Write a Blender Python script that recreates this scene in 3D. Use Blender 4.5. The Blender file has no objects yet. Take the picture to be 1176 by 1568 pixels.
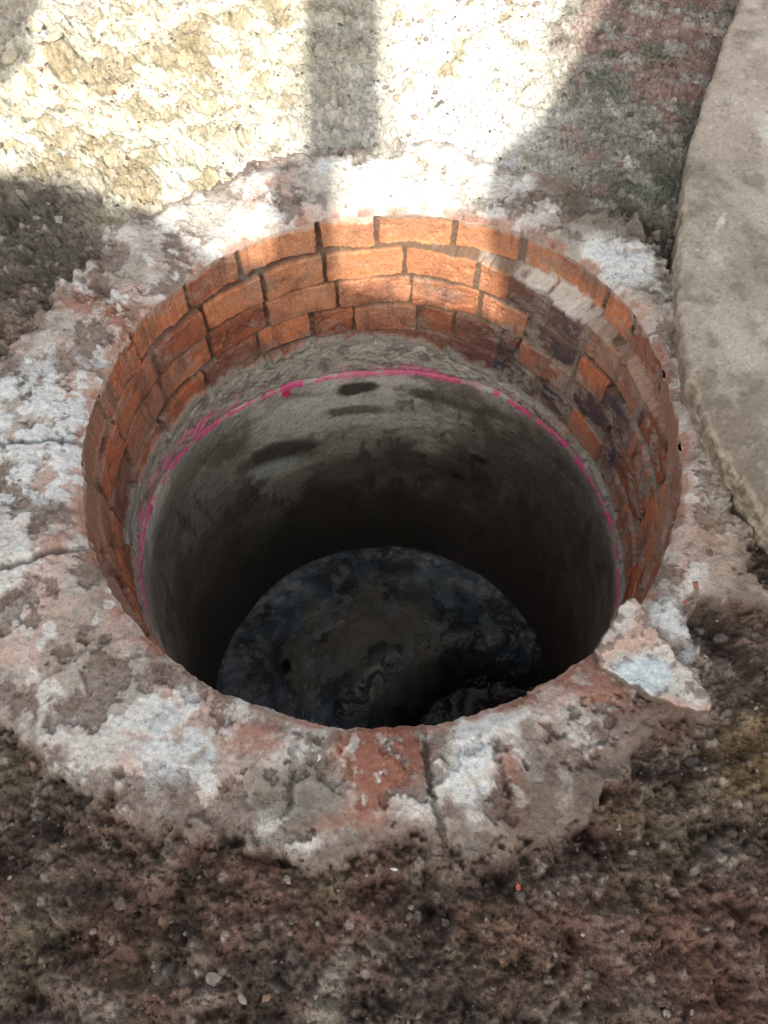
import bpy, bmesh, math, numpy as np
rng=np.random.default_rng(7)
sc=bpy.context.scene
sc.view_settings.view_transform='Standard'; sc.view_settings.look='None'; sc.view_settings.exposure=0
# ---------------------------------------------------------------- noise
_t={}
def tab(seed):
    if seed not in _t:
        r=np.random.default_rng(seed+1000)
        p=r.permutation(4096).astype(np.int32); a=r.random(4096)*2*np.pi
        _t[seed]=(p,np.cos(a).astype(np.float32),np.sin(a).astype(np.float32),r.random((4096,3)).astype(np.float32))
    return _t[seed]
def pn(x,y,seed=0):
    p,gx,gy,_=tab(seed)
    xi=np.floor(x).astype(np.int32); yi=np.floor(y).astype(np.int32)
    fx=(x-xi).astype(np.float32); fy=(y-yi).astype(np.float32)
    u=fx*fx*fx*(fx*(fx*6-15)+10); v=fy*fy*fy*(fy*(fy*6-15)+10)
    def g(ax,ay,dx,dy):
        h=p[(p[ax&4095]+ay)&4095]; return gx[h]*dx+gy[h]*dy
    a=g(xi,yi,fx,fy); b=g(xi+1,yi,fx-1,fy); c=g(xi,yi+1,fx,fy-1); d=g(xi+1,yi+1,fx-1,fy-1)
    return ((a+(b-a)*u)*(1-v)+(c+(d-c)*u)*v)*1.5
def fbm(x,y,s,o=4,seed=0,gain=.5):
    r=0;a=1.;n=0
    for i in range(o):
        r=r+a*pn(x*s+17.3*i,y*s-9.1*i,seed+i); n+=a; a*=gain; s*=2.03
    return r/n*1.35
def fbr(x,y,s,o=4,seed=0,gain=.5):          # octaves rotated so that no lattice direction shows
    r=0;a=1.;n=0;t=.6+seed*.37
    for i in range(o):
        c_,s_=math.cos(t),math.sin(t)
        r=r+a*pn((x*c_-y*s_)*s+17.3*i,(x*s_+y*c_)*s-9.1*i,seed+i); n+=a; a*=gain; s*=1.97; t+=1.1
    return r/n*1.35
def worley(x,y,s,seed=0):
    p,_,_,R=tab(seed); x=x*s;y=y*s
    xi=np.floor(x).astype(np.int32); yi=np.floor(y).astype(np.int32)
    F=np.full(x.shape,9.,np.float32); G=F.copy(); I=np.zeros(x.shape,np.float32)
    for dx in(-1,0,1):
        for dy in(-1,0,1):
            h=p[(p[(xi+dx)&4095]+yi+dy)&4095]
            d=np.sqrt((xi+dx+R[h,0]-x)**2+(yi+dy+R[h,1]-y)**2).astype(np.float32)
            c=d<F; G=np.where(c,F,np.minimum(G,d)); I=np.where(c,R[h,2],I); F=np.where(c,d,F)
    return F,G,I
def ss(a,b,x):
    t=np.clip((x-a)/(b-a),0,1); return t*t*(3-2*t)
def S(r,g,b,k=1.0):
    c=np.array([r,g,b])/255.; return np.where(c<.04045,c/12.92,((c+.055)/1.055)**2.4)*k
def mix(c,d,m):
    m=np.clip(m,0,1)[...,None]; return c*(1-m)+np.asarray(d)*m
def blob(x,y,cx,cy,rx,ry,rot=0,n=0,soft=.35):
    c,s=math.cos(rot),math.sin(rot); dx=x-cx;dy=y-cy
    a=(dx*c+dy*s)/rx; b=(-dx*s+dy*c)/ry
    return 1-ss(1-soft,1+soft,np.sqrt(a*a+b*b)+n)
# ---------------------------------------------------------------- mesh helpers
def finish(me,col,mat,smooth=True,det=None):
    at=me.color_attributes.new('Col','FLOAT_COLOR','POINT')
    c=np.ones((len(me.vertices),4),np.float32); c[:,:3]=np.clip(col.reshape(-1,3),0.003,.82)
    if det is not None: c[:,3]=det.ravel()
    at.data.foreach_set('color',c.ravel())
    me.materials.append(mat)
    me.polygons.foreach_set('use_smooth',np.full(len(me.polygons),smooth))
    me.update()
def mesh_np(name,V,F,col,mat,smooth=True,parent=None,det=None):
    me=bpy.data.meshes.new(name); k=F.shape[1]
    me.vertices.add(len(V)); me.vertices.foreach_set('co',V.astype(np.float32).ravel())
    me.loops.add(F.size); me.loops.foreach_set('vertex_index',F.astype(np.int32).ravel())
    me.polygons.add(len(F)); me.polygons.foreach_set('loop_start',np.arange(0,F.size,k,dtype=np.int32))
    me.polygons.foreach_set('loop_total',np.full(len(F),k,dtype=np.int32))
    me.update(calc_edges=True); me.validate()
    finish(me,col,mat,smooth,det)
    o=bpy.data.objects.new(name,me); sc.collection.objects.link(o)
    if parent: o.parent=parent
    return o
def grid(name,P,col,mat,flip=False,parent=None,det=None):
    nr,nt=P.shape[:2]
    i=np.arange(nr-1)[:,None]*nt; j=np.arange(nt)[None]; j2=(j+1)%nt
    q=np.stack([i+j,i+nt+j,i+nt+j2,i+j2],-1).reshape(-1,4)
    if flip: q=q[:,::-1]
    return mesh_np(name,P.reshape(-1,3),q,col,mat,parent=parent,det=det)
# ---------------------------------------------------------------- materials (Col.alpha = strength of the fine grain)
def material(name,rough=.9,fine=400,bump=.35,var=.35,spec=.3,bdist=.002,mid=90,pit=0.,pscale=180,trans=0.):
    m=bpy.data.materials.new(name); m.use_nodes=True; n=m.node_tree.nodes; l=m.node_tree.links
    b=n['Principled BSDF']; b.inputs['Roughness'].default_value=rough
    b.inputs['Specular IOR Level'].default_value=spec
    a=n.new('ShaderNodeAttribute'); a.attribute_name='Col'
    g=n.new('ShaderNodeNewGeometry')
    t1=n.new('ShaderNodeTexNoise'); t1.inputs['Scale'].default_value=fine; t1.inputs['Detail'].default_value=4; t1.inputs['Roughness'].default_value=.7
    t2=n.new('ShaderNodeTexNoise'); t2.inputs['Scale'].default_value=mid; t2.inputs['Detail'].default_value=6; t2.inputs['Roughness'].default_value=.72
    for t in(t1,t2): l.new(g.outputs['Position'],t.inputs['Vector'])
    r=n.new('ShaderNodeMapRange'); r.inputs[1].default_value=.36; r.inputs[2].default_value=.64
    r.inputs[3].default_value=-var; r.inputs[4].default_value=var*.8
    ad=n.new('ShaderNodeMath'); ad.operation='ADD'; l.new(t1.outputs[0],ad.inputs[0]); l.new(t2.outputs[0],ad.inputs[1])
    hf=n.new('ShaderNodeMath'); hf.operation='MULTIPLY'; hf.inputs[1].default_value=.5; l.new(ad.outputs[0],hf.inputs[0])
    l.new(hf.outputs[0],r.inputs[0])
    ma=n.new('ShaderNodeMath'); ma.operation='MULTIPLY_ADD'; ma.inputs[2].default_value=1; l.new(r.outputs[0],ma.inputs[0]); l.new(a.outputs['Alpha'],ma.inputs[1])
    v=n.new('ShaderNodeVectorMath'); v.operation='SCALE'; l.new(a.outputs['Color'],v.inputs[0]); l.new(ma.outputs[0],v.inputs['Scale'])
    last=v.outputs[0]; hsrc=ad.outputs[0]
    if pit>0:
        t3=n.new('ShaderNodeTexNoise'); t3.inputs['Scale'].default_value=pscale; t3.inputs['Detail'].default_value=3; t3.inputs['Roughness'].default_value=.6
        l.new(g.outputs['Position'],t3.inputs['Vector'])
        p=n.new('ShaderNodeMapRange'); p.inputs[1].default_value=.34; p.inputs[2].default_value=.42; p.inputs[3].default_value=-pit; p.inputs[4].default_value=0
        l.new(t3.outputs[0],p.inputs[0])
        mb=n.new('ShaderNodeMath'); mb.operation='MULTIPLY_ADD'; mb.inputs[2].default_value=1; l.new(p.outputs[0],mb.inputs[0]); l.new(a.outputs['Alpha'],mb.inputs[1])
        v2=n.new('ShaderNodeVectorMath'); v2.operation='SCALE'; l.new(last,v2.inputs[0]); l.new(mb.outputs[0],v2.inputs['Scale']); last=v2.outputs[0]
        a2=n.new('ShaderNodeMath'); a2.operation='MULTIPLY_ADD'; a2.inputs[1].default_value=.8; l.new(p.outputs[0],a2.inputs[0]); l.new(ad.outputs[0],a2.inputs[2]); hsrc=a2.outputs[0]
    l.new(last,b.inputs['Base Color'])
    bp=n.new('ShaderNodeBump'); bp.inputs['Distance'].default_value=bdist
    bs=n.new('ShaderNodeMath'); bs.operation='MULTIPLY'; bs.inputs[1].default_value=bump; l.new(a.outputs['Alpha'],bs.inputs[0]); l.new(bs.outputs[0],bp.inputs['Strength'])
    l.new(hsrc,bp.inputs['Height']); l.new(bp.outputs[0],b.inputs['Normal'])
    if trans>0:
        tr=n.new('ShaderNodeBsdfTranslucent'); tr.inputs[0].default_value=(.88,.85,.80,1)
        mx=n.new('ShaderNodeMixShader'); mx.inputs[0].default_value=trans
        l.new(b.outputs[0],mx.inputs[1]); l.new(tr.outputs[0],mx.inputs[2]); l.new(mx.outputs[0],n['Material Output'].inputs[0])
    return m
M_ground=material('rough_ground_and_mortar',.92,520,1.,.5,.25,.0035,170,.45,150)
M_brick=material('red_brick_and_mortar',.8,600,.8,.28,.25,.0015,200,.25,260)
M_pipe=material('damp_concrete',.5,300,.4,.22,.4,.0015,60,.3,120)
M_floor=material('wet_concrete_floor',.35,120,.15,.25,.5,.002,20)
M_lid=material('cast_concrete',.85,700,.7,.28,.25,.0015,200,.25,240)
M_stone=material('stone',.85,500,.6,.35,.25,.002,200)
M_shade_sheet=material('shade_sheet',.9,300,.2,.1,trans=.78)  # for the added shade sheet, translucent to fill the shadows
M_shade_pole=material('shade_pole_timber',.8,300,.3,.3)
# ---------------------------------------------------------------- layout
def polar(tab_,th):
    a=np.array(sorted(tab_)); deg=(np.degrees(th)+360)%360
    return np.interp(deg,a[:,0],a[:,1],period=360)
def per_noise(th,s,seed,o=3):
    return fbm(np.cos(th)*s,np.sin(th)*s,1.,o,seed)
RIM=[(0,.355),(20,.365),(32,.374),(45,.380),(60,.376),(75,.366),(90,.361),(120,.357),(180,.359),(225,.36),(270,.354),(315,.353)]
ROUT=[(93,.494),(73,.494),(56,.493),(42,.478),(30,.44),(15,.41),(0,.41),(345,.41),(332,.475),(328.5,.40),(319,.425),(315,.47),(301,.463),(290,.497),(275,.482),(257,.484),(245,.50),(232,.518),(223,.534),(200,.6),(180,.56),(170,.49),(156,.488),(148,.477),(134,.50),(124,.474),(110,.481)]
def rim_r(th):
    return polar(RIM,th)+.004*per_noise(th,4,50)+.0028*per_noise(th,22,51,4)
def seg(x,y,ax,ay,bx,by):
    dx,dy=bx-ax,by-ay; t=np.clip(((x-ax)*dx+(y-ay)*dy)/(dx*dx+dy*dy),0,1)
    return np.hypot(x-ax-t*dx,y-ay-t*dy)
JOINTS=[(-.60,-.02,-.355,-.012,1.),(-.47,-.20,-.335,-.150,1.),(.040,-.357,.058,-.475,1.),(.115,-.37,.128,-.43,.6),(-.085,-.36,-.092,-.44,.6),(-.03,-.36,-.04,-.42,.4),
        (-.33,.19,-.40,.24,.4),(.25,-.26,.33,-.36,.8),(.385,-.02,.42,-.03,.8),(-.14,.36,-.16,.41,.5),(.10,.38,.12,.43,.6),(-.27,-.25,-.40,-.33,.3)]
def ground_fields(x,y):
    r=np.hypot(x,y); th=np.arctan2(y,x)
    near=1-ss(2.0,6.0,r)
    rr=rim_r(th); ro=polar(ROUT,th)
    wob=.036*fbm(x,y,12,5,3,.55)+.010*fbm(x,y,60,3,5)
    d=ro-r+wob
    C=ss(-.004,.009,d)
    n1=fbr(x,y,5,4,11); n2=fbr(x,y,22,5,12,.6); n3=fbr(x,y,110,4,13,.7); n4=np.abs(fbr(x,y,60,4,15,.65))
    n5=fbr(x+.02*n1,y+.02*n2,26,5,16,.55)
    rid=1-np.abs(fbr(x*.6+.2*y,y*1.4,9,4,14))*2
    F1,G1,I1=worley(x+.004*n3,y+.004*n2,75,20); F2,G2,I2=worley(x*.8+y*.6,y*.8-x*.6,150,21); F3,G3,I3=worley(x+.01*n2,y+.01*n3,28,22)
    peb=np.clip(.55-F1,0,1)*(I1>.35)*(.5+I1); peb2=np.clip(.6-F2,0,1)*(I2>.3)
    peb3=np.clip(.5-F3,0,1)*(I3>.7)
    topz=ss(.22,.42,y)*ss(.35,.12,x)
    F4,G4,I4=worley((x*.8+y*.6)+.03*n2+.01*n3,(y*.8-x*.6)+.03*n5,30,23)
    rub=ss(0,.35,G4-F4)*ss(.45,.9,I4)
    front=ss(-.30,-.40,y)
    rough=.010*n1+.012*n2+.0048*n3-.009*n4+.006*(rid-.5)*(1+1.2*front)+.0085*peb+.0035*peb2+.012*peb3-.010+topz*(.008*rub+.013*n5-.012*np.abs(n5))+front*.012*(n5-1.4*np.abs(n5))
    far=.01*n1
    m1=fbm(x,y,9,4,31); m2=fbm(x,y,42,5,32,.6); m3=fbr(x,y,150,4,33,.7)
    chip=ss(.10,.16,fbm(x,y,15,5,34,.6))
    crk=np.abs(fbm(x,y,7,5,36,.55))
    crack=(1-ss(.002,.010,crk))*ss(0,.25,fbm(x,y,4,3,37))
    mort=.010+.0060*m1+.0028*m2+.0012*m3-.005*chip+.0022*peb2*ss(0,.3,m1)-.003*crack+.006*peb3*chip
    J=np.zeros(x.shape)
    for a in JOINTS: J=np.maximum(J,a[4]*(1-ss(.001,.0055,seg(x+.010*m1+.004*n3,y+.008*m2,*a[:4]))))
    edge=ss(0,.025,r-rr)
    mort=mort-.007*J*ss(0,.008,r-rr)
    mort=mort*(.2+.8*edge)+.0015*m2*(1-edge)-.004*(1-ss(0,.006,r-rr))
    h=rough*(1-C)*near+far*(1-near)*(1-C)+mort*C
    h=h-.018*blob(x,y,.36,-.27,.02,.07,.5,.3*n2)*(1-.3*C)-.012*blob(x,y,.31,-.375,.09,.018,.2,.3*n2)
    h=h+.03*blob(x,y,-.53,.72,.05,.07,0,.5*n2)+.022*blob(x,y,.46,-.33,.11,.06,.3,.4*n2,.7)
    return dict(h=h,C=C,J=J,r=r,rr=rr,th=th,n1=n1,n2=n2,n3=n3,n4=n4,n5=n5,m1=m1,m2=m2,m3=m3,chip=chip,crack=crack,F1=F1,I1=I1,I2=I2,F2=F2,I3=I3,F3=F3,rough=rough,peb=peb,d=d,rub=G4-F4,I4=I4,topz=topz)
K=1.42
def ground_color(x,y,f):
    n1,n2,n3,m1,m2,m3=f['n1'],f['n2'],f['n3'],f['m1'],f['m2'],f['m3']; Zr=np.zeros(x.shape+(3,))
    c=Zr+S(110,95,86)*K
    c=mix(c,S(140,127,117)*K,ss(-.05,.35,n2+.3*n1+.4*n3))
    c=mix(c,S(116,90,79)*K,ss(.0,.35,fbm(x,y,7,4,70))*.8)
    c=mix(c,S(106,97,78)*K,ss(.15,.45,fbm(x,y,10,4,71))*.5)
    c=mix(c,S(66,56,51)*K,ss(.12,.35,fbm(x,y,14,5,75,.6))*.75)
    c=mix(c,S(126,92,80)*K,blob(x,y,.32,-.56,.18,.05,0,.6*n1)*.5)
    c=mix(c,S(118,100,72)*K,blob(x,y,.42,-.36,.09,.05,.4,.6*n1)*.7)
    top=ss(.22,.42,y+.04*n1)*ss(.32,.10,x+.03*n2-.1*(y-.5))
    c=mix(c,mix(Zr+S(202,197,180)*K,S(164,154,130)*K,ss(-.05,.4,n2+.4*n3)),top)  # pale beige rubble, its colour raised further for sun glare
    c=mix(c,S(222,218,204)*K,blob(x,y,.15,.72,.24,.40,0,.3*n1)*.9*ss(-.6,.0,-n2))  # this and the next mix whiten the ground colour where the sun patch falls
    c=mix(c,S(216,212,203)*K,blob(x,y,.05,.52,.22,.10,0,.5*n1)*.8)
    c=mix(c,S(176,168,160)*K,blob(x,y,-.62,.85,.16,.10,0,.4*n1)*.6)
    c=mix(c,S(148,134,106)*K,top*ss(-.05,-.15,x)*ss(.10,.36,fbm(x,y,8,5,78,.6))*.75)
    shade_strip=ss(.10,.06,np.abs(x+.06))*ss(.4,.5,y); c=mix(c,S(140,136,128)*K,shade_strip*.5)  # grey painted into the ground along the shaded strip
    tr=ss(.16,.30,x-.15*(y-.4)+.03*n2)*ss(.2,.4,y)
    c=mix(c,S(128,125,116)*K,tr*.85); c=mix(c,S(158,130,122)*K,ss(.0,.35,fbm(x,y,9,4,76)+.9*blob(x,y,.46,.76,.16,.2)-.3)*tr*.8)
    c=mix(c,S(108,112,97)*K,tr*ss(.1,.35,fbm(x,y,13,4,73))*.8); c=mix(c,S(172,169,160)*K,tr*ss(.06,.25,fbm(x,y,18,6,77,.6))*.75)
    c=mix(c,S(64,60,52)*K,blob(x,y,.36,.30,.05,.12,.4,.6*n1)*.75)
    lf=ss(-.36,-.46,x+.05*n1)*ss(.15,.3,y)*ss(.50,.40,y+.02*n2)
    c=mix(c,S(104,98,89)*K,lf)  # left ground colour darkened to deepen its shade
    g=ss(.45,.2,f['F1'])*(f['I1']>.35); tone=(f['I1']*7.3)%1.0
    c=mix(c,c*(.6+1.0*tone[...,None]),g*.9*(1-.6*top))
    c=mix(c,S(176,168,158)*K,g*(tone>.9)*.6)
    g3=ss(.42,.3,f['F3'])*(f['I3']>.7); c=mix(c,c*(.8+.8*((f['I3']*31.)%1.0)[...,None]),g3)
    g2=ss(.45,.25,f['F2'])*(f['I2']>.5); c=mix(c,c*(.6+.9*((f['I2']*13.)%1.0)[...,None]),g2*.8*(1-.6*top))
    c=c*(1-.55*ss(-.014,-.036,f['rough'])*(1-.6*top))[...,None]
    c=mix(c,S(170,160,148)*K,blob(x,y,-.052,-.60,.012,.05,-.35,.6*n2)*.8)
    # mortar collar
    mo=Zr+S(174,163,155)*K
    mo=mix(mo,S(195,190,185)*K,ss(-.12,.30,m1+.35*m2))
    mo=mix(mo,S(182,152,141)*K,ss(.0,.3,fbm(x,y,10,5,80,.55))*.65)
    mo=mix(mo,S(148,140,131)*K,ss(.0,.28,fbm(x,y,11,6,81,.58))*.75)
    mo=mix(mo,S(110,97,89)*K,ss(.14,.32,fbm(x,y,20,6,84,.62))*.8)
    mo=mix(mo,S(124,106,96)*K,f['chip']*.6)
    mo=mix(mo,mo*.70,ss(.0,.5,m3)*.55)
    mo=mix(mo,S(92,80,72)*K,f['crack']*.85)
    bl=blob(x,y,-.43,.0,.13,.10,0,.4*m1)+.6*blob(x,y,-.21,-.37,.05,.05,0,.4*m1)+.5*blob(x,y,.31,-.26,.03,.05,0,.4*m1)
    mo=mix(mo,S(206,214,218)*K,bl*ss(-.18,.1,m2+.4*m1))
    mo=mix(mo,S(220,218,212)*K,blob(x,y,.335,.285,.06,.05,.8,.4*m1)+.9*blob(x,y,.085,-.40,.022,.05,0,.4*m2))
    mo=mix(mo,S(220,215,204)*K,blob(x,y,.03,.42,.13,.07,0,.3*m1)*.85*ss(-.4,0,m2+.2)+blob(x,y,-.24,.35,.10,.04,-.6,.4*m1)*.5)  # mortar whitened in colour where the sun patch crosses the far rim
    mo=mix(mo,S(212,210,206)*K,ss(.22,.36,fbm(x*1.,y,16,6,88,.6))*.7)
    br=S(142,98,84)*K
    bm=1.2*blob(x,y,.0,-.385,.050,.050,.1,.45*m1)+blob(x,y,.128,-.43,.014,.06,.15,.6*m2)+blob(x,y,.225,-.31,.05,.035,-.6,.5*m1)
    bm=bm+blob(x,y,-.335,.170,.022,.03,.4,.8*m2)+.9*blob(x,y,-.40,.20,.05,.02,-.4,.9*m2)+.8*blob(x,y,-.13,-.365,.035,.022,0,.9*m2)+.8*blob(x,y,.37,-.13,.02,.03,0,.9*m2)+.7*blob(x,y,-.37,-.15,.03,.02,0,.9*m2)+.8*blob(x,y,-.03,-.45,.04,.022,0,.9*m2)
    mo=mix(mo,br,bm*.85*ss(-.25,0.,m2+.07)); mo=mix(mo,S(122,115,106)*K,blob(x,y,-.085,-.42,.045,.035,0,.5*m1)*.8)
    mo=mix(mo,S(104,89,81)*K,blob(x,y,.2,-.41,.13,.065,.3,.7*m1)*.85*ss(-.3,.1,m2+.1))
    mo=mix(mo,S(96,88,76)*K,blob(x,y,.30,.375,.08,.045,-.5,.7*m1)*.85)
    mo=mix(mo,S(146,132,118)*K,blob(x,y,.40,-.16,.05,.10,0,.5*m1)*.6)
    mo=mo*(1-.6*f['J'])[...,None]
    lip=(1-ss(.002,.016,f['r']-f['rr']+.006*m1))*ss(-.1,.2,fbm(x,y,25,3,83))
    mo=mix(mo,S(156,108,90)*K,lip*.75)
    mo=mix(mo,S(116,102,93)*K,(1-ss(.0,.035,f['d']+.03*m2+.015*m1))*.8)
    f['det']=1-.30*top*(1-f['C'])-.45*f['C']*(1-.5*f['chip'])
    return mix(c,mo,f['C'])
# ---------------------------------------------------------------- ground sheet
NT=2200
th=np.linspace(-np.pi,np.pi,NT,endpoint=False)+np.pi/2      # seam at the near side of the hole
TH,U=np.meshgrid(th,np.linspace(0,1,430)); RR=rim_r(TH)
Rn=RR+(1.12-RR)*U
ext=np.concatenate([1.12+np.linspace(.004,.9,90)**1.3,[2.3,2.8,3.5,4.5,6,9,14,22,35,60,120]])
TH2,R2=np.meshgrid(th,ext)
R=np.vstack([Rn,R2]); T=np.vstack([TH,TH2])
X=R*np.cos(T); Y=R*np.sin(T)
f=ground_fields(X,Y)
gc=ground_color(X,Y,f)
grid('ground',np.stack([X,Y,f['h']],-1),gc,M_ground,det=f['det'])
hrim=f['h'][0]; del f
# ---------------------------------------------------------------- brick shaft
shaft=bpy.data.objects.new('manhole_shaft',None); sc.collection.objects.link(shaft)
ZM=[(0,-.315),(30,-.318),(60,-.300),(80,-.275),(100,-.262),(125,-.25),(150,-.225),(180,-.205),(200,-.21),(270,-.25),(330,-.30)]
zm=polar(ZM,th)+.012*per_noise(th,6,60,4)+.005*per_noise(th,25,61)
NZ=190
s=np.linspace(0,1,NZ)[:,None]
Z=hrim[None]*(1-s)+zm[None]*s
TT=np.broadcast_to(th[None],Z.shape); A=TT*.355
b1=fbm(A,Z,18,4,100); b2=fbm(A,Z,70,4,101,.6); b3=fbm(A,Z,220,3,102,.7)
Zw=Z+.006*per_noise(th,5,62)[None]+.002*per_noise(th,20,69)[None]+.0015*b2
Aw=A+.002*b2
CH=.060
course=np.clip(np.floor(-Zw/CH),0,6).astype(int)
dz=np.minimum((-Zw)-course*CH,(course+1)*CH+Zw); dz=np.where((course==0)&(-Zw<CH/2),.03,dz)
dA=np.full(Z.shape,9.); bid=np.zeros(Z.shape,int); bc=np.zeros(Z.shape)
for k in range(7):
    w=[]; a=A.min()-rng.random()*.1
    while a<A.max()+.2:
        w.append(a); a+= rng.choice([.103,.108,.095,.065,.118,.14],p=[.25,.2,.2,.2,.1,.05])+rng.normal()*.005
    w=np.array(w); i=np.searchsorted(w,Aw)-1; i=np.clip(i,0,len(w)-2)
    dd=np.minimum(Aw-w[i],w[i+1]-Aw); m=course==k
    dA=np.where(m,dd,dA); bid=np.where(m,k*64+i,bid); bc=np.where(m,(Aw-w[i])/(w[i+1]-w[i])-.5,bc)
cr=.003
q=np.hypot(np.clip(cr+.004-dz,0,None),np.clip(cr+.004-dA,0,None))
dist=np.where((dz<cr+.004)&(dA<cr+.004),cr+.004-q,np.minimum(dz,dA))
degT=(np.degrees(TT)+360)%360
right=np.clip(ss(80,45,degT)*(degT<200)+(degT>300)*1.0,0,1)
tb=np.random.default_rng(5).random((600,4)); u=tb[bid]
jw=.0016+.0022*right+.0022*b1+.0008*b3+.002*(u[...,1]>.75)
B=ss(0,.0018,dist-jw)
prot=(u[...,0]-.5)*.007+(u[...,1]-.5)*.014*bc
spall=ss(.18,.3,fbm(A,Z,30,5,104,.6)+.5*(u[...,2]-.72))*B
blend=ss(CH-.006,CH+.004,-Zw)
rb=rim_r(TT)*(1-blend)+.353*blend
mortar_in=ss(-.25,.25,b1)*.003*right
r_w=rb+(1-B)*(.0060-mortar_in)+prot*B+.0007*b2+.0005*b3+.0025*spall
r_w=rim_r(TT)+ (r_w-rim_r(TT))*ss(0,.012,s*.3)
Zr=np.zeros(Z.shape+(3,))
KB=1.3
c=Zr+S(176,106,78)*KB
c=mix(c,S(200,128,92)*KB,u[...,1]*(u[...,0]>.5)); c=mix(c,S(138,76,58)*KB,(u[...,2]>.66)*.85); c=mix(c,S(166,116,96)*KB,(u[...,3]>.7)*.8)
dark=((u[...,3]<.46)&(degT<60)&(degT>14)&(course>0))*1.0+((u[...,3]<.12)&(course>1))*.6
c=mix(c,S(68,68,77)*KB,dark*.95)
c=mix(c,S(124,84,68)*KB,ss(.0,.4,b1+.3*b2)*.55); c=mix(c,S(124,76,60)*KB,spall*.6)
# bricks paled along the back of the mouth, sunlight painted into their colour
sun_pale=blob(A,Z,.355*math.radians(88),-.04,.26,.13,0,.6*b1,.6)
c=mix(c,S(222,160,116)*KB,sun_pale*.55*(1-.7*np.clip(dark,0,1)))
c=c*(1+.22*b2[...,None]+.2*b3[...,None])
jc=mix(Zr+S(86,66,55)*KB,S(140,130,120)*KB,right*ss(-.3,.2,b1))
bk=((degT>60)&(degT<100))*1.0
jc=mix(jc,S(124,102,82)*KB,bk*.6)
c=mix(jc,c,B)
sm=ss(.14,.28,fbm(A,Z*1.4,14,6,106,.6)+.12*right-.0)*(1-.5*sun_pale)
c=mix(c,S(156,146,136)*KB,sm*(.45+.3*right)*ss(-.3,.1,b2+.1))
lowdust=ss(.08,.35,fbm(A*.7,Z*2,10,5,107,.6))*(1-.5*sun_pale); c=mix(c,S(152,124,108)*KB,lowdust*.5)
drip=ss(.12,.3,fbm(A*3,Z*.5,12,4,108,.6))*(1-.6*sun_pale); c=mix(c,S(108,82,70)*KB,drip*.5)
sm2=blob(A,Z,.355*math.radians(50),-.060,.075,.012,0,.7*b1)
c=mix(c,S(190,184,176)*K,sm2*.9*ss(-.4,0,b2+.1))
flank=(np.exp(-((degT-5)/28)**2)+np.exp(-((degT-365)/28)**2)+np.exp(-((degT-190)/32)**2))
coat=flank*ss(-.11,-.05,Z+.02*b1)
c=mix(c,S(158,122,106)*KB,coat*.8*ss(-.4,0,b1)); r_w=r_w-(1-B)*.004*coat
foot=ss(.020,.006,(Z-zm[None])+.016*b1+.006*b2)
c=mix(c,S(150,147,139)*K,foot*.9); r_w=r_w-.004*foot
c=mix(c,S(180,166,154)*K,ss(-.012,-.002,Z-hrim[None]+.006*b2+.004*b1)*.8)
P=np.stack([r_w*np.cos(TT),r_w*np.sin(TT),Z],-1)
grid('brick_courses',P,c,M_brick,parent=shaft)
rlast=r_w[-1]
# ---------------------------------------------------------------- concrete pipe below
ZB=-1.16
NP=330
s=(np.linspace(0,1,NP)**1.25)[:,None]
Z=zm[None]*(1-s)+ZB*s; TT=np.broadcast_to(th[None],Z.shape); A=TT*.355
p1=fbm(A,Z,7,4,120); p2=fbm(A,Z,30,4,121); p3=fbm(A,Z,120,3,122)
ZP=[(0,-.328),(30,-.333),(60,-.335),(80,-.345),(100,-.350),(125,-.33),(150,-.30),(180,-.272),(200,-.275),(270,-.30),(330,-.32)]
zp=(polar(ZP,th)+.004*per_noise(th,4,64)+.002*per_noise(th,20,65))[None]
base=.350+.026*ss(.35,1.16,-Z)
dm=ss(0,.012,(Z-zp))
r_p=base+.0025*p2*dm+.0008*p3*(1+dm)+.0014*p2*(1-dm)+.005*p1*dm
lipz=np.exp(-((Z-zp-.002)/.005)**2); r_p=r_p+.0035*lipz
r_p=rlast[None]+(r_p-rlast[None])*ss(0,.010,zm[None]-Z)
Zr=np.zeros(Z.shape+(3,))
c=Zr+S(146,146,136)*K
c=mix(c,S(184,185,175)*K,ss(-.15,.3,p1+.3*p2)*ss(-.75,-.35,Z))
deg=(np.degrees(TT)+360)%360
A_=np.radians(np.where(deg>270,deg-360,deg))*.355; dg=A_/.355*57.3
def wb(d0,z0,w,h,rot=0,n=.5): return blob(A_,Z,math.radians(d0)*.355,z0,w,h,rot,n*p1+.6*p2-.15,.5)
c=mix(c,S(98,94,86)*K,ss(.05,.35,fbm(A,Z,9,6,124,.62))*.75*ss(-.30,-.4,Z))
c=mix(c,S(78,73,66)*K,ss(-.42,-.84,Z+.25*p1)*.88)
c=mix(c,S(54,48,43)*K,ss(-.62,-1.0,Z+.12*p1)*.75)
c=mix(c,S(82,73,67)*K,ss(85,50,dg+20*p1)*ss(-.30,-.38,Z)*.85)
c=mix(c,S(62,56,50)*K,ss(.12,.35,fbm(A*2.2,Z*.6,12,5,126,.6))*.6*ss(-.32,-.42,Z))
c=mix(c,S(92,86,78)*K,ss(132,150,dg+10*p1)*ss(-.30,-.36,Z)*.6)
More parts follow.
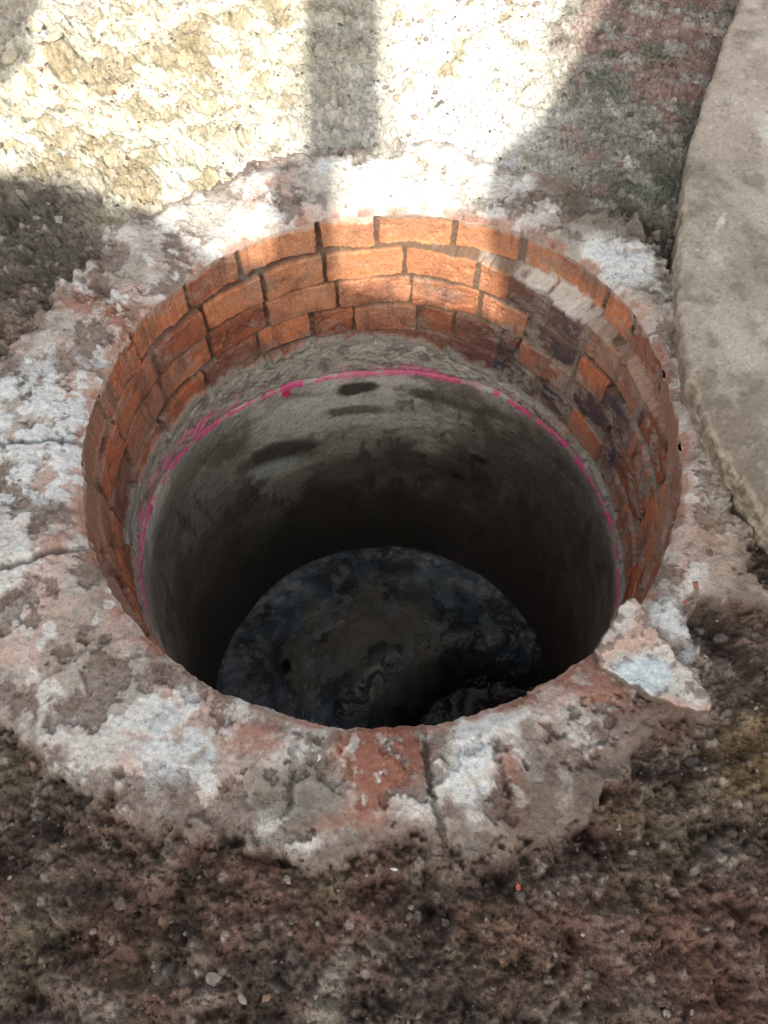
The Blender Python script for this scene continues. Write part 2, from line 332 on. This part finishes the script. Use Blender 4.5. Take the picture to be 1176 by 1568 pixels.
for (d0,z0,w,h,rot,col,a) in [(84,-.49,.10,.020,0,(184,184,172),.7),(110,-.43,.11,.070,.2,(196,196,187),.8),(88,-.385,.04,.026,0,(198,196,188),.75),(99,-.392,.034,.015,0,(58,56,50),.95),(80,-.405,.035,.014,.2,(72,68,62),.8),(123,-.515,.062,.020,.5,(70,68,60),.9),(124,-.575,.055,.022,.55,(188,196,188),.85),
      (98,-.46,.05,.012,.1,(84,82,74),.8),(70,-.41,.05,.014,0,(84,80,72),.7),(60,-.56,.015,.01,0,(46,44,40),.8),(66,-.66,.012,.01,0,(45,43,40),.8),(140,-.40,.04,.03,.5,(94,90,82),.7),(115,-.37,.03,.01,.3,(104,100,92),.6),(104,-.66,.07,.03,.2,(120,118,108),.4)]:
    c=mix(c,S(*col)*K,wb(d0,z0,w,h,rot)*a)
c=mix(c,mix(Zr+S(156,153,144)*K,S(118,113,105)*K,ss(0,.3,p2+.3*p3)),dm*.9)
wv=.0065+.006*per_noise(th,5,66)[None]
pm=ss(wv,wv*.4,np.abs(Z-zp+.003+.005*p2))*ss(-.18,.02,p2+.5*per_noise(th,7,67)[None]+.06)
leftm=ss(118,135,dg)
pm2=(ss(.028,.006,np.abs(Z-zp-.004-.016*leftm)+.014*p2))*ss(.0,.2,fbm(A,Z*2,16,5,130,.6)+.12)
back=ss(60,75,dg)*ss(112,100,dg)
c=mix(c,S(206,120,150)*K,pm2*(.15+.7*back+.8*leftm))
c=mix(c,S(224,74,132)*K,pm*(1-.45*back)*.9)
c=mix(c,S(225,30,80)*K,wb(118,-.352,.008,.008,0,.2)*.95)
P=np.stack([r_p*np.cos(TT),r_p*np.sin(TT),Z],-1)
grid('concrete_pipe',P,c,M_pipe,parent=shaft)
# ---------------------------------------------------------------- shaft floor with channel
t2=np.linspace(-np.pi,np.pi,700,endpoint=False); rr=np.linspace(0.0005,.392,240)
T,R=np.meshgrid(t2,rr); X=R*np.cos(T);Y=R*np.sin(T)
g1=fbm(X,Y,5,3,140); g2=fbm(X,Y,26,4,141); g3=fbm(X,Y,14,5,146,.6)
ex=X-.26+.022*g3+.02*g1; ey=Y+.09+.022*g3
dch=np.hypot(ex*.72,ey)
ch=1-ss(.15,.225,dch)
h=-1.11+.03*(R/.38)**2+.014*g1+.005*g3-.085*ch+.045*blob(X,Y,-.02,.10,.15,.13,.3,.3*g3,.9)
lip=np.exp(-((dch-.245)/.022)**2)*ss(-.2,.12,g3)
h=h+.014*lip
c=np.zeros(X.shape+(3,))+S(70,81,88)*K
c=mix(c,S(112,107,91)*K,blob(X,Y,-.04,.12,.16,.13,0,.8*g1+.5*g3)*.8); c=mix(c,S(42,48,54)*K,ss(.0,.25,fbm(X,Y,8,5,143,.6))*.85)
c=mix(c,S(116,126,132)*K,ss(.08,.26,fbm(X,Y,11,6,144,.62))*.55)
c=mix(c,S(120,121,114)*K,lip*.7)
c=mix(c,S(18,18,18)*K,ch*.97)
for bx,by in [(-.22,.08),(-.1,-.02)]: c=mix(c,S(26,26,26)*K,blob(X,Y,bx,by,.012,.02,.3,.5*g2))
c=mix(c,S(150,165,172)*K,blob(X,Y,-.12,-.08,.016,.008,.3,.3*g2))
grid('channelled_floor',np.stack([X,Y,h],-1),c,M_floor,parent=shaft)
# ---------------------------------------------------------------- slabs
def spline(pts,n):
    p=np.array(pts,float); N=len(p); t=np.linspace(0,N,n,endpoint=False); i=t.astype(int); u=(t-i)[:,None]
    a,b,c_,d=p[(i-1)%N],p[i%N],p[(i+1)%N],p[(i+2)%N]
    return .5*((2*b)+(c_-a)*u+(2*a-5*b+4*c_-d)*u**2+(3*b-a-3*c_+d)*u**3)
def slab(name,pts,cen,zf,thick,noise,colf,mat,n=900,nr=160,bev=.008,eo=.004,seed=200,det=1.,dish=0.):
    o=spline(pts,n); ce=np.array(cen)
    ang=np.arctan2(o[:,1]-ce[1],o[:,0]-ce[0]); L=np.hypot(o[:,0]-ce[0],o[:,1]-ce[1])
    L=L+eo*fbm(o[:,0],o[:,1],14,4,seed)+eo*.6*fbm(o[:,0],o[:,1],50,4,seed+5)
    dr=np.stack([np.cos(ang),np.sin(ang)],-1)
    rows=[];z=[];side=[]
    for k in np.linspace(.001,1,nr):
        rows.append(ce+dr*(k*(L-bev))[:,None]); z.append(-dish*ss(.0,.25,(1-k)*L)); side.append(np.zeros(n))
    for a in np.linspace(.15,1,6)*math.pi/2:
        rows.append(ce+dr*(L-bev+bev*math.sin(a))[:,None]); z.append(np.full(n,-bev*(1-math.cos(a)))); side.append(np.full(n,math.sin(a)))
    for q in np.linspace(.08,1,14):
        rows.append(ce+dr*(L-.004*q)[:,None]); z.append(np.full(n,-bev-(thick-bev)*q)); side.append(np.ones(n))
    XY=np.array(rows); Zz=np.array(z); Sd=np.array(side)
    x,y=XY[...,0],XY[...,1]
    k1=fbm(x+Zz,y-Zz,14,4,seed+10); k2=fbm(x+Zz*1.3,y+Zz,60,4,seed+11)
    Zt=zf(x,y)+Zz+noise*(k1+.5*k2)*(1-Sd*.7)
    XY=XY+dr[None]*(.0012*k2*Sd)[...,None]
    return grid(name,np.concatenate([XY,Zt[...,None]],-1),colf(x,y,Zt,Sd,k1,k2),mat,det=np.full(x.shape,det))
def lidcol(x,y,z,sd,k1,k2):
    c=np.zeros(x.shape+(3,))+S(160,151,139)*K
    c=mix(c,S(176,168,156)*K,ss(-.1,.4,k1)*.7); c=mix(c,S(134,126,114)*K,ss(.0,.4,fbm(x,y,6,6,220,.6))*.8)
    c=mix(c,S(182,162,151)*K,blob(x,y,.52,.62,.12,.25,0,.4*k1)*.5)
    c=mix(c,S(216,214,207)*K,blob(x,y,.56,.47,.035,.05,0,.5*k2,.6)*.7)
    c=mix(c,S(206,202,195)*K,blob(x,y,.44,.30,.004,.018,-.5,.9*k2)*.7)
    c=mix(c,S(110,98,90)*K,blob(x,y,.40,.10,.010,.008,0,.6*k2)*.5)
    c=mix(c,S(118,104,91)*K,ss(.10,-.02,y+.08*k1)*ss(.54,.40,x)*.7)
    F,G,I=worley(x,y,130,230); g=ss(.4,.25,F)*(I>.6); c=mix(c,c*(.6+.8*((I*17)%1)[...,None]),g*.7)
    st=ss(.08,.36,fbm(x,y,20,6,236,.65)); c=mix(c,S(116,108,97)*K,st*.55)
    st=ss(.08,.40,fbm(x,y,13,6,239,.65)); c=mix(c,S(190,184,173)*K,st*.4)
    c=mix(c,S(184,170,152)*K,sd*.8*ss(-.3,.2,k2)); c=mix(c,S(110,99,88)*K,sd*ss(.0,.3,k1)*.6)
    return c
LID=[(.585,.832),(.440,.486),(.388,.31),(.368,.16),(.364,.043),(.388,-.067),(.436,-.165),(.54,-.27),(.72,-.36),(.95,-.38),(1.2,-.28),(1.38,-.05),(1.46,.25),(1.45,.6),(1.3,.92),(1.05,1.1),(.80,1.07)]
slab('concrete_manhole_lid',LID,(.93,.36),lambda x,y:.046+.004*(y-.2)+0*x,.06,.0018,lidcol,M_lid,1300,260,.009,.006,200,1.,.012)
def chcol(x,y,z,sd,k1,k2):
    c=np.zeros(x.shape+(3,))+S(192,185,177)*K
    c=mix(c,S(188,160,148)*K,ss(0,.3,k1)); c=mix(c,S(120,106,98)*K,ss(.05,.3,k2)*.8); c=mix(c,S(190,203,212)*K,blob(x,y,.26,-.305,.03,.02,0,.7*k1+.4*k2)*.8)
    c=mix(c,S(104,85,76)*K,ss(.3,.8,sd)*.85); return c
CH_=[(.262,-.216),(.276,-.228),(.290,-.265),(.316,-.307),(.332,-.336),(.318,-.348),(.278,-.330),(.243,-.312),(.220,-.290),(.233,-.258)]
slab('broken_mortar_chunk',CH_,(.272,-.286),lambda x,y:.021-.05*(y+.28)+.06*(x-.27),.030,.005,chcol,M_ground,420,60,.004,.010,300,.5)
# ---------------------------------------------------------------- gravel
def ico(sub):
    b=bmesh.new(); bmesh.ops.create_icosphere(b,subdivisions=sub,radius=1); V=np.array([v.co[:] for v in b.verts]); F=np.array([[v.index for v in f_.verts] for f_ in b.faces]); b.free(); return V,F
def stones(name,xs,ys,sz,cols,sub=2,mat=M_stone,flat=.65,sink=.3):
    V0,F0=ico(sub); r=np.random.default_rng(len(xs)); VV=[];FF=[];CC=[]
    hh=ground_fields(np.array(xs),np.array(ys))['h']
    for i in range(len(xs)):
        V=V0.copy()
        for _ in range(9):
            d=r.normal(size=3); d/=np.linalg.norm(d); k=V@d; lim=r.uniform(.4,.8); V-=np.clip(k-lim,0,None)[:,None]*d
        a=r.random()*6.28; V=V*np.array([1,r.uniform(.5,1),flat*r.uniform(.6,1.1)])
        R_=np.array([[math.cos(a),-math.sin(a),0],[math.sin(a),math.cos(a),0],[0,0,1]]); V=V@R_.T*sz[i]
        V+=np.array([xs[i],ys[i],hh[i]+sz[i]*flat*(1-2*sink)*.6])
        FF.append(F0+len(V0)*i); VV.append(V); CC.append(np.tile(cols[i],(len(V0),1)))
    return mesh_np(name,np.vstack(VV),np.vstack(FF),np.vstack(CC),mat,False)
r=np.random.default_rng(99); xs=[];ys=[];sz=[];cs=[]
pal=[S(118,106,98),S(140,128,118),S(92,81,74),S(158,150,140),S(132,104,92),S(104,101,95),S(180,172,162)]
while len(xs)<11000:
    x,y=r.uniform(-.85,1.0),r.uniform(-.85,1.05); rr_=math.hypot(x,y); a=math.atan2(y,x)
    if rr_<.392: continue
    incol=rr_<polar(ROUT,np.array([a]))[0]-.012
    if incol and r.random()<.93: continue
    xs.append(x);ys.append(y);sz.append(min(.010,.0011+r.exponential(.0014)) if not incol else .001+r.exponential(.0007))
    k=1.2*(1.6 if y>.38 and x<.3 else 1); cs.append(pal[r.choice(7,p=[.27,.2,.24,.07,.12,.08,.02])]*k*r.uniform(.75,1.25))
stones('gravel',xs,ys,sz,cs,1)
big=[(-.54,.74,.024,S(190,182,160)),(-.50,.70,.014,S(180,172,150)),(-.565,.67,.016,S(180,172,150)),(.318,-.385,.012,S(92,84,82)),(.35,-.34,.009,S(100,92,88)),
     (-.065,-.385,.006,S(225,222,215)),(.13,-.505,.006,S(186,110,90)),(.01,-.49,.004,S(220,215,205)),(-.155,-.585,.009,S(140,134,126)),(-.13,-.60,.007,S(140,130,120)),
     (.02,.60,.008,S(150,140,120)),(-.42,-.30,.005,S(200,198,190)),(.34,-.20,.007,S(150,100,84)),(.33,-.215,.004,S(150,100,84)),(-.45,.36,.010,S(150,146,140)),(.30,-.49,.006,S(110,102,94)),(.19,-.58,.006,S(100,90,82)),(-.25,-.52,.007,S(100,90,84))]
stones('loose_stones',[b[0] for b in big],[b[1] for b in big],[b[2] for b in big],[b[3]*K for b in big],3)
# ---------------------------------------------------------------- added unseen sheet behind the viewer, outline cut to cast the broken shade
EL=math.radians(47); H=1.9; off=H/math.tan(EL)
main=[(-1.0,.50),(-.8,.49),(-.545,.44),(-.43,.405),(-.324,.370),(-.27,.32),(-.217,.278),(-.164,.272),(-.145,.334),(-.161,.453),(-.1106,.473),(-.118,.65),(-.1245,.832),(-.135,1.1),(.0,1.1),(-.008,.832),(-.0075,.486),(-.068,.459),(-.073,.23),(.05,.19),(.178,.16),(.15,.30),(.133,.37),(.161,.473),(.233,.555),(.30,.69),(.361,.832),(.48,1.1),(1.0,1.1),(1.0,-.7),(-1.0,-.7)]
tl=[(-1.0,.60),(-.58,.627),(-.532,.687),(-.557,.832),(-.60,1.1),(-1.0,1.1)]
shade_root=bpy.data.objects.new('added_shade_sheet',None); sc.collection.objects.link(shade_root)
def flat(name,poly,z):
    b=bmesh.new(); vs=[b.verts.new((x,y-off,z)) for x,y in poly]; b.faces.new(vs)
    bmesh.ops.triangulate(b,faces=b.faces[:])
    me=bpy.data.meshes.new(name); b.to_mesh(me); b.free()
    finish(me,np.tile(S(225,220,205),(len(me.vertices),1)),M_shade_sheet,False)
    o=bpy.data.objects.new(name,me); sc.collection.objects.link(o); o.parent=shade_root
flat('shade_cutout',main,H); flat('shade_cutout_flap',tl,H)
for i,(x,y) in enumerate([(-.98,-.68-off),(.98,-.68-off),(.98,1.08-off),(-.98,1.08-off)]):
    b=bmesh.new(); bmesh.ops.create_cone(b,cap_ends=True,segments=16,radius1=.02,radius2=.02,depth=H)
    bmesh.ops.translate(b,verts=b.verts,vec=(x,y,H/2-.01)); me=bpy.data.meshes.new('shade_pole'); b.to_mesh(me); b.free()
    finish(me,np.tile(S(120,110,100),(len(me.vertices),1)),M_shade_pole,True)
    o=bpy.data.objects.new('shade_pole_%d'%(i+1),me); sc.collection.objects.link(o); o.parent=shade_root
# ---------------------------------------------------------------- light
w=bpy.data.worlds.new('World'); sc.world=w; w.use_nodes=True; n=w.node_tree.nodes; l=w.node_tree.links
sk=n.new('ShaderNodeTexSky'); sk.sky_type='NISHITA'; sk.sun_disc=False; sk.sun_elevation=EL; sk.sun_rotation=math.pi; sk.dust_density=5; sk.air_density=2; sk.ozone_density=.4
hs=n.new('ShaderNodeHueSaturation'); hs.inputs['Saturation'].default_value=.35; l.new(sk.outputs[0],hs.inputs['Color'])
bg=n['Background']; bg.inputs[1].default_value=.15; l.new(hs.outputs[0],bg.inputs[0])
L=bpy.data.lights.new('sun','SUN'); L.energy=5; L.angle=math.radians(.5); L.color=(1,.95,.86)
lo=bpy.data.objects.new('sun',L); sc.collection.objects.link(lo); lo.rotation_euler=(math.pi/2-EL,0,0)
# ---------------------------------------------------------------- camera
cam=bpy.data.cameras.new('camera'); co_=bpy.data.objects.new('camera',cam); sc.collection.objects.link(co_)
cam.sensor_fit='VERTICAL'; cam.sensor_height=36; cam.sensor_width=27; cam.lens=33.0; cam.clip_start=.02; cam.clip_end=500
co_.location=(0,-.61,.95); co_.rotation_euler=(math.radians(90-62),0,0)
sc.camera=co_
